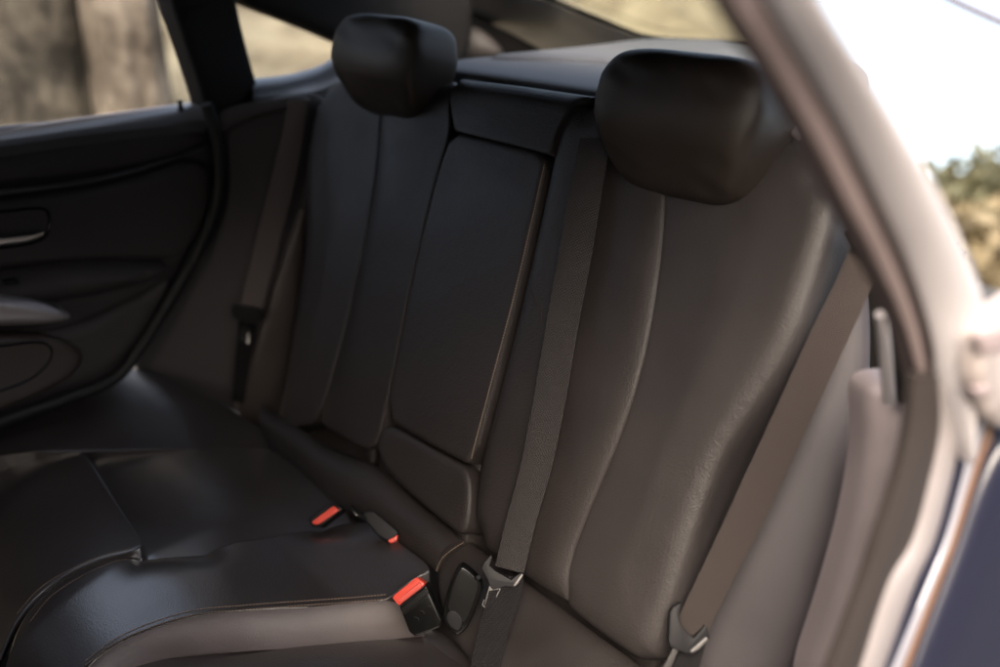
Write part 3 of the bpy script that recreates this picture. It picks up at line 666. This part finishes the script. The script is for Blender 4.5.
fb = pillow('backrest', [(322, 96), (345, 76), (445, 82), (446, 131), (433, 172), (380, 420), (372, 490), (340, 460), (276, 450), (280, 425), (293, 340), (301, 290), (308, 235), (306, 185)], BP, M['leather'], seat, puff=.01, ew=.02, h0=-.06, thick=.05, res=.03)
topF = [(300, 110), (316, 92), (345, 66), (379, 66), (455, 73)]
outF = [(308, 100), (306, 135), (301, 185), (304, 235), (297, 290), (285, 350), (274, 432)]
seamF = [(379, 66), (377, 130), (367, 210), (348, 300), (326, 385), (313, 421)]
pillow('insert_panel', [(316, 92), (345, 66), (385, 66), (383, 130), (373, 210), (354, 300), (332, 385), (318, 423), (300, 426), (274, 430), (285, 350), (297, 290), (304, 235), (301, 185), (306, 135)], BP, M['insert'], fb, puff=.005, ew=.010, h0=.004, thick=.08, res=.010,
       extra=lambda a, b, d: .004*np.clip(d/.09, 0, 1)**2, edges=[(outF, .03, .04), (topF, .04, .05)])
fib = pillow('inner_bolster', [(379, 66), (451, 73), (449, 100), (451, 131), (438, 172), (418, 252), (398, 345), (384, 420), (374, 454), (340, 434), (314, 421), (327, 385), (349, 300), (368, 210), (378, 130)], BP, M['leather'], fb, puff=.002, ew=.006, h0=.018, thick=.07, res=.010, edges=[(seamF, .012, .05), (topF, .04, .05)])

# headrests: rounded blocks with a creased front, on two posts
def headrest(label, cen, w_, h_, d_, mtl):
    t = thing('headrest', label, 'headrest', cen, 'rear headrests')
    up = BUP*.0+np.array((math.sin(R(14)), 0, math.cos(R(14)))); n = np.array((-math.cos(R(14)), 0, math.sin(R(14)))); v = np.array((0, 1., 0))
    V = []; F = []; N = 40; pts = {}
    def sq(t, p): return math.copysign(abs(t)**p, t)
    nu, nv = 96, 64
    for j in range(nv+1):
        ph = -math.pi/2+math.pi*j/nv
        for i in range(nu):
            th = 2*math.pi*i/nu
            cx = sq(math.cos(ph), .46)*sq(math.cos(th), .33); cy = sq(math.cos(ph), .46)*sq(math.sin(th), .33); cz = sq(math.sin(ph), .48)
            b = (cz+1)/2
            wy = w_/2*(.80+.20*min(1, b*1.7)-.05*max(0, b-.7)); dd = d_/2*(.72+.28*math.sin(min(1, b*1.15)*math.pi/2))
            fwd = .016*cz-.014*cz*cz+.010*math.exp(-((b-.45)/.2)**2)*max(0, cx)
            # fine slack in the cover
            s = .0012*math.sin(9*cy+5*cz)+.0009*math.sin(15*cz-7*cy)
            V.append(np.array(cen)+v*cy*wy+up*cz*h_/2+n*(cx*dd+fwd+s))
    for j in range(nv):
        for i in range(nu): F.append((j*nu+i, j*nu+(i+1) % nu, (j+1)*nu+(i+1) % nu, (j+1)*nu+i))
    link('headrest_cover', mesh('headrest_cover', V, F, sharp=180), mtl, t)
    for sgn in (-1, 1):
        a = np.array(cen)+v*sgn*w_*.26-up*h_*.36-n*.028; b = a-BUP*.10-n*.004
        tube('post', [a, (a+b)/2, b], .0055, M['chrome'], t, n=8, seg=12)
        tube('post_guide', [b+up*.03, b+up*.024, b+up*.008, b], [.008, .011, .012, .012], M['black'], t, n=10, seg=14)
    return t
cN = BP.hit(690, 128, .035); cF = BP.hit(393, 68, .035)
hn = headrest('near wide leather headrest in front of the rear window, beside the door frame', cN, .262, .186, .125, M['headrest'])
hf = headrest('far dark leather headrest in front of the far quarter window', cF, .245, .17, .12, M['headrest'])

tube('post_collar', [BP.hit(785, 117, .004), BP.hit(788, 124, .004), BP.hit(794, 133, .004), BP.hit(799, 139, .004)], [.006, .0075, .005, .003], M['silver'], hn, n=16, seg=12)
tube('post_collar', [BP.hit(431, 69, .016), BP.hit(433, 70, .016), BP.hit(435, 72, .016)], .0045, M['silver'], hf, n=10, seg=12)
# ---------------------------------------------------------------- cushion
def cushion_block():
    o = box('seat_cushion', (-.50, -.56, .24), (.06, .77, .47), M['cushion'], seat, bev=.03); return o
sc_ = cushion_block()
front = lambda a, b, d: -1.0*np.clip(b-.27, 0, 1)**2-.13*np.clip(.27-a, 0, .36)*np.clip((b-.02)/.15, 0, 1)          # the cushion falls away to its front edge
farP = Pl(CZ(.0).hit(180, 448), (-.02, -.2, 1), (0, 1, 0))
pillow('side_bolster', [(-140, 470), (-60, 437), (0, 416), (60, 393), (118, 370), (150, 369), (200, 392), (245, 418), (276, 440), (282, 455), (240, 452), (160, 449), (85, 452), (0, 452), (-140, 500)], farP, M['cushion'], sc_, puff=.001, ew=.012, h0=-.016, thick=.06, res=.013)
pillow('seat_pan', [(84, 448), (160, 446), (250, 448), (285, 452), (330, 490), (362, 530), (316, 551), (258, 563), (204, 570), (147, 574), (112, 505), (96, 470)], CZ(0), M['cushion'], sc_, puff=.004, ew=.016, h0=-.020, thick=.06, res=.01, extra=front)
fr = pillow('front_roll', [(-160, 480), (-60, 449), (0, 447), (50, 447), (83, 450), (104, 483), (128, 521), (145, 546), (135, 552), (105, 558), (74, 571), (42, 591), (18, 618), (4, 650), (-40, 780), (-160, 800)], CZ(0), M['cushion'], sc_, puff=.0015, ew=.005, h0=-.001, thick=.08, res=.008, extra=front, trace=front)
hump = pillow('centre_hump', [(147, 550), (204, 547), (258, 539), (306, 529), (345, 512), (372, 522), (398, 542), (436, 570), (416, 577), (394, 594), (388, 600), (300, 607), (240, 611), (195, 616), (150, 629), (115, 645), (85, 668), (40, 740), (-20, 760), (8, 660), (20, 622), (44, 595), (76, 574), (106, 561), (136, 554)], CZ(0), M['cushion'], sc_, puff=.001, ew=.006, h0=-.002, thick=.08, res=.008,
       edges=[([(147, 550), (204, 547), (258, 539), (306, 529), (345, 512)], .022, .07), ([(40, 760), (85, 668), (115, 645), (150, 629), (195, 616), (240, 611), (300, 607), (388, 600)], .0025, .012)], extra=front, trace=front)
def fz(pts, dz):
    res = []
    for x, y in pts:
        p = CZ(0).hit(x, y)
        for _ in range(6): p = CZ(dz+float(front(p[1], -p[0], 0))).hit(x, y)
        res.append(p)
    return res
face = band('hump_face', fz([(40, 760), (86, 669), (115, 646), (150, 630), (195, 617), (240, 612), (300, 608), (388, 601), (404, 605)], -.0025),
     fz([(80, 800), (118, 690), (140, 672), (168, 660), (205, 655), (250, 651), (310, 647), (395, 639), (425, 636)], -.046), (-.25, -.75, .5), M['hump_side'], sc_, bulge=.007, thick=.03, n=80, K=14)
def st(name, o, pts, **k): stitches(name, surf(o, pts), M['thread'], sc_, **k)
for dy in (-2.6, 1.8):
    st('seam_stitching', [hump, face], [(386, 597.5+dy), (345, 601+dy), (300, 604+dy), (240, 608.5+dy), (195, 613+dy), (150, 626+dy), (115, 642+dy), (85, 664+dy)], r=.0007, step=.0048)
st('roll_stitching', fr, [(131, 549), (104, 555.5), (73, 568.5), (40, 588.5), (17, 614)], r=.0007, step=.0048)
st('roll_stitching', hump, [(138, 557), (109, 564), (80, 577.5), (50, 597.5), (30, 622)], r=.0006, step=.0048)
npn = pillow('near_pan', [(20, 860), (80, 700), (120, 668), (160, 652), (210, 645), (260, 641), (320, 637), (400, 629), (428, 628), (446, 632), (475, 664), (560, 760), (600, 900)], CZ(0), M['cushion'], sc_, puff=.012, ew=.03, h0=-.068, thick=.06, res=.012, extra=front, trace=front)
st('pan_stitching', npn, ((186, 655), (198, 658), (212, 663), (228, 672)), r=.0007, step=.0045)
lr = band('lower_roll', [BP.hit(x, y, .0) for x, y in ((262, 405), (300, 427), (330, 447), (376, 466), (420, 503), (464, 540))],
     on(CZ(-.02), [(270, 448), (300, 473), (330, 500), (362, 522), (398, 545), (436, 571)]), (-.6, -.1, .8), M['leather'], sc_, bulge=.022, thick=.03, n=50)
lowp = pillow('lower_pad', [(466, 540), (476, 545), (500, 563), (530, 585), (563, 608), (600, 637), (655, 676), (760, 760), (640, 860), (520, 740), (478, 668), (450, 634), (440, 600), (437, 572), (450, 553)], Pl(P0+np.array((0, 0, -.004)), (-.45, 0, .9), (0, 1, 0)), M['leather'], sc_, puff=.014, ew=.025, h0=-.008, thick=.05, res=.008)
st('pad_stitching', [lowp, lr], ((436, 571), (442, 558), (454, 548), (464, 542)), r=.0006, step=.004)

# anchor cover: black lid with a finger hollow
AP = FACE(462, 600, CZ(.0), 0, (.05, .1, -.12))
ac = slab('anchor_cover', [(460, 566), (466, 568), (480, 581), (483, 588), (479, 602), (470, 624), (462, 634), (456, 636), (449, 630), (443, 621), (442, 614), (447, 592), (453, 576)], AP, M['gloss'], seat, thick=.02, bev=.004, h0=.022, soft=1)
slab('cover_lid', [(460, 569), (465, 571), (477, 582), (479, 587), (474, 603), (466, 622), (458, 622), (447, 611), (450, 594), (455, 578)], AP, M['black'], ac, thick=.004, bev=.0015, h0=.0245, soft=1)
slab('finger_hollow', [(447, 613), (453, 610), (461, 616), (463, 623), (459, 632), (452, 628), (446, 621)], AP, M['slate'], ac, thick=.004, bev=.0015, h0=.0258, soft=1)
def ring(pts, plane, h): return [plane.hit(x, y, h) for x, y in pts]
tube('child_seat_symbol', ring([(458.5, 588), (462, 590.5), (464, 595), (461, 598), (457.5, 594.5), (458, 589.5)], AP, .0252), .0004, M['slate'], ac, n=30, seg=5)
slab('anchor_cover', [(345, 478), (352, 474), (364, 484), (366, 490), (358, 504), (350, 504), (342, 494)], FACE(355, 490, BP, .0, (0, 0, .2)), M['gloss'], seat, thick=.02, bev=.003, h0=.036, soft=1)

# ---------------------------------------------------------------- front seats (ahead of the picture, they shade the cabin)
def front_seat(label, yc):
    t = thing('front_seat', label, 'car seat', (-1.1, yc, .24), 'front seats ahead of the rear bench')
    fp = Pl((-1.0, yc, .5), (.94, 0, -.34), (0, 1, 0)); 
    W_ = lambda pts: [fp.at(a if fp.u[1] > 0 else -a, b if fp.v[2] > 0 else -b, 0) for a, b in pts]
    pillow('backrest', None, fp, M['leather'], t, puff=.04, ew=.06, thick=.10, res=.03, world=W_([(-.25, -.12), (.25, -.12), (.27, .2), (.25, .45), (.17, .56), (-.17, .56), (-.25, .45), (-.27, .2)]))
    pillow('headrest', None, fp, M['leather'], t, puff=.03, ew=.04, thick=.08, res=.03, world=W_([(-.13, .60), (.13, .60), (.14, .7), (.11, .79), (-.11, .79), (-.14, .7)]))
    box('seat_base', (-1.55, yc-.25, .26), (-1.02, yc+.25, .44), M['leather'], t, bev=.05)
front_seat('near front seat seen from behind, beside the open rear door', -.28)
front_seat('far front seat seen from behind, next to the far front door', .47)

# ---------------------------------------------------------------- parcel shelf
ZS = float(BP.hit(520, 82)[2])
ps = thing('parcel_shelf', 'dark grey parcel shelf behind the backrests under the rear window', 'parcel shelf', (.5, .1, ZS))
SH = Pl((0, 0, ZS), (0, 0, 1), (0, 1, 0))
pillow('front_section', [(425, 70), (455, 62), (520, 58), (580, 63), (634, 68.5), (760, 84), (830, 110), (700, 108), (599, 95), (520, 83)], SH, M['shelf'], ps, puff=.008, ew=.02, h0=-.012, thick=.03, res=.02)
pillow('rear_section', [(470, 60), (520, 57), (580, 51), (645, 42), (700, 44), (760, 46), (850, 60), (880, 90), (800, 88), (700, 75), (634, 67.5), (580, 62)], SH, M['shelf'], ps, puff=.012, ew=.03, h0=-.005, thick=.03, res=.025)

# ---------------------------------------------------------------- seat belts
gbelt = 'rear seat belts'
def ribbon(name, A, B, h, material, parent, plane=BP, bulge=.0012, dh=None):
    PA = [plane.hit(x, y, h if dh is None else dh[i]) for i, (x, y) in enumerate(A)]; PB = [plane.hit(x, y, h if dh is None else dh[i]) for i, (x, y) in enumerate(B)]
    return band(name, PA, PB, plane.n, material, parent, bulge=bulge, thick=.0014, n=60, K=8)
b1 = thing('seat_belt', 'middle seat belt hanging down between the armrest and near seat, tongue clipped on', 'seat belt', BP.hit(510, 570, .03), gbelt)
ribbon('webbing', [(580, 138), (576, 160), (567, 200), (557, 262), (545, 330), (534, 395), (520, 468), (506, 520), (495, 566)], [(609, 138), (607, 160), (600, 200), (590, 262), (577, 330), (566, 395), (551, 468), (536, 520), (523, 573)], .03, M['belt'], b1, dh=[.02, .03, .034, .034, .034, .034, .036, .04, .046])
ribbon('lap_webbing', [(492, 574), (487, 600), (478, 632), (466, 690)], [(524, 578), (519, 602), (508, 634), (494, 700)], .05, M['belt_shaded'], b1, plane=Pl(BP.hit(500, 585, .058), -FW+np.array((0, 0, .3))), dh=[-.01, 0, .01, .03])
TPn = FACE(503, 574, BP, .056, (0, 0, .15))
tg = slab('tongue', [(491, 555), (484.4, 562), (481.4, 568), (488, 580), (489.5, 586), (493, 590), (500, 588), (506, 586.5), (514.5, 588), (518.5, 585), (524.3, 574.5), (521.6, 572.5), (514.5, 577), (511.5, 580), (502.4, 575), (495.2, 571), (489.5, 565.5), (492.5, 557)], TPn, M['slate'], b1, thick=.014, bev=.0016, h0=.004, seg=2)
slab('tongue_glint', [(513.2, 585.5), (521.6, 573.8), (523.4, 575.2), (517.6, 584.2), (514.8, 586.6)], TPn, M['steel_and_glint'], tg, thick=.004, bev=.0008, h0=.0048)  # pale strip painting a highlight on the plastic edge
slab('latch_tab', [(489, 586), (499.5, 588), (489.5, 611), (483, 606)], TPn, M['gloss'], tg, thick=.0022, bev=.0006, h0=-.002)
tube('latch_edge', [TPn.hit(x, y, .001) for x, y in ((500.3, 588.5), (497.2, 595), (493, 604), (488.8, 613))], .0011, M['steel_and_glint'], tg, n=20, seg=8)
tube('latch_edge', [TPn.hit(x, y, .001) for x, y in ((484.2, 599.5), (482.6, 604.5), (484.2, 606.8), (487, 608.6))], .0009, M['steel_and_glint'], tg, n=20, seg=8)
tube('button_stop', [TPn.hit(477, 578, -.006), TPn.hit(478.5, 577.4, -.001)], .0032, M['black'], b1, n=6, seg=10)

b2 = thing('seat_belt', 'near outer seat belt running down beside the door frame to its dark tongue', 'seat belt', BP.hit(690, 640, .03), gbelt)
BO = Pl(BP.hit(790, 400, -.005), (-math.cos(LEAN), -.28, math.sin(LEAN)))
ribbon('webbing', [(852, 243), (838, 276), (810, 333), (775, 410), (738, 490), (708, 555), (676, 622)], [(880, 262), (866, 300), (842, 352), (806, 430), (768, 512), (733, 580), (699, 650)], .0, M['belt_lit'], b2, plane=BO)
TO = FACE(690, 632, BO, .012, (0, 0, .1))
to = slab('tongue', [(681.5, 602.7), (673.4, 607.3), (670, 613), (668.8, 641.9), (671, 647.7), (686, 653.4), (692, 654.6), (700, 650), (710.4, 638.4), (708, 628), (704.6, 624.6), (702.3, 629.2), (694.2, 638.4), (688.4, 633.8), (681.5, 625.8), (679.2, 616.5), (680.4, 609.6)], TO, M['slate_light'], b2, thick=.015, bev=.002, h0=.002, seg=2)
slab('tongue_glint', [(690, 651), (706, 637), (709, 639), (699.5, 649.5), (692.5, 653.3)], TO, M['steel_and_glint'], to, thick=.004, bev=.001, h0=.0028)  # pale strip painting the highlight along the lower tongue
slab('latch_tab', [(674, 647), (679, 649), (668, 676), (660, 674)], TO, M['steel'], to, thick=.0024, bev=.0006, h0=-.006)
ribbon('lap_webbing', [(684, 640), (676, 660), (664, 700)], [(706, 642), (700, 664), (690, 706)], -.004, M['belt_shaded'], b2, plane=BO)
slab('belt_guide', [(842, 232), (856, 226), (884, 250), (892, 268), (878, 268), (852, 250)], BO, M['black'], b2, thick=.02, bev=.004, h0=.012)

b3 = thing('seat_belt', 'far seat belt hanging by the far side trim, tongue halfway down', 'seat belt', SP.hit(245, 330, .03), gbelt)
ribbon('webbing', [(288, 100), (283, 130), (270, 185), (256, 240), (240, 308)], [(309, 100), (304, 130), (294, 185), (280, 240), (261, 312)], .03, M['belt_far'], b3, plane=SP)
ribbon('lap_webbing', [(239, 318), (236, 350), (232, 400)], [(258, 320), (252, 352), (244, 404)], .028, M['belt_shaded'], b3, plane=SP)
t3 = slab('tongue', [(230, 308), (236, 305), (262, 309), (265, 316), (260, 322), (252, 324), (234, 320)], SP, M['black'], b3, thick=.016, bev=.003, h0=.042, soft=1)
slab('latch_tab', [(239, 322), (252, 324), (249, 343), (238, 340)], SP, M['gloss'], t3, thick=.003, bev=.0008, h0=.038)
slab('tab_glint', [(247, 334), (250, 334), (250, 344), (247, 344)], SP, M['chrome'], t3, thick=.003, bev=.0008, h0=.041)  # bright chip standing in for a glint on the tab

# ---------------------------------------------------------------- buckles
gk = 'seat belt buckles'
k1 = thing('belt_buckle', 'black buckle with bright red button standing at the near end of the raised cushion', 'buckle', CZ(0).hit(420, 610), gk)
KP = FACE(418, 605, CZ(0), .0, (-.15, 0, .05))
hs = slab('housing', [(399, 606), (426, 585), (442, 621), (440, 628), (415, 637), (409, 632)], KP, M['gloss'], k1, thick=.026, bev=.0035, h0=.018)
slab('rim', [(400, 609), (427, 588), (429, 593), (403, 614)], KP, M['black'], hs, thick=.006, bev=.001, h0=.0205)
KB = FACE(408, 592, CZ(0), .0, (-.4, 0, .45))
rb = slab('release_button', [(392, 598), (394, 595), (416, 577), (424.4, 583), (423.8, 586), (402.2, 604.5), (398, 605.2)], KB, M['red'], k1, thick=.022, bev=.004, h0=.0225)
KF = Pl(KB.hit(410, 594, .0235), KB.n+np.array((-.25, -.5, -.15)))
slab('button_face', [(397.5, 600.5), (419.6, 583), (422, 587), (402.8, 602.8)], KF, M['red_face'], rb, thick=.006, bev=.001, h0=.0012)
tube('housing_glint', [KP.hit(399.8, 607, .0195), KP.hit(413, 597.6, .0195), KP.hit(426.8, 587.8, .0195)], .0006, M['slate'], hs, n=10, seg=6)  # thin line standing in for the highlight along the housing top
tube('housing_glint', [KP.hit(405, 613.8, .0195), KP.hit(418, 603.4, .0195), KP.hit(430.4, 593.2, .0195)], .0005, M['slate'], hs, n=10, seg=6)  # second painted highlight line, below the first
for a, b in (((414, 617), (419, 621)), ((420, 611), (424, 614)), ((428, 606), (432, 609))):
    tube('press_mark', [KP.hit(*a, .0185), KP.hit((a[0]+b[0])/2+1.5, (a[1]+b[1])/2-1, .0185), KP.hit(*b, .0185)], .0004, M['slate'], hs, n=8, seg=5)
k2 = thing('belt_buckle', 'slate grey buckle lying on its side with a red end, against the lower roll', 'buckle', CZ(0).hit(380, 530), gk)
K2 = FACE(380, 526, CZ(0), .012, (-.1, 0, .35))
slab('housing', [(362, 514), (367, 510.5), (374, 511), (397, 530), (398.5, 535), (387, 541), (377, 535), (367, 523)], K2, M['slate'], k2, thick=.02, bev=.0035, h0=.012)
slab('release_button', [(387, 540.5), (397.5, 534.5), (396.5, 541), (390, 543.5)], K2, M['red'], k2, thick=.014, bev=.002, h0=.0125)
tube('strap_stalk', [K2.hit(351, 508, -.004), K2.hit(357, 513, .0), K2.hit(367, 518, .002)], [.006, .005, .006], M['black'], k2, n=14)
slab('stalk_rivet', [(352.5, 511), (356, 513), (358, 516), (355, 515)], K2, M['chrome'], k2, thick=.003, bev=.0006, h0=.0095)
k3 = thing('belt_buckle', 'buckle with a long red button pointing at the far door, sunk in the seat crease', 'buckle', CZ(0).hit(325, 515), gk)
K3 = FACE(325, 515, CZ(0), .006, (-.3, 0, .5))
slab('housing', [(308, 519), (330, 502.5), (338, 503), (343, 509), (320, 527), (312, 525)], K3, M['black'], k3, thick=.024, bev=.003, h0=.008)
slab('release_button', [(311, 521.5), (333, 505.5), (339.5, 510), (318, 524.5), (313, 524.5)], K3, M['red'], k3, thick=.012, bev=.0025, h0=.011)
slab('button_slot', [(311, 518), (329, 504.5), (332, 505), (313, 520.5)], K3, M['slate'], k3, thick=.01, bev=.0012, h0=.0098)

for o in bpy.data.objects:
    if '_base' in o: del o['_base']
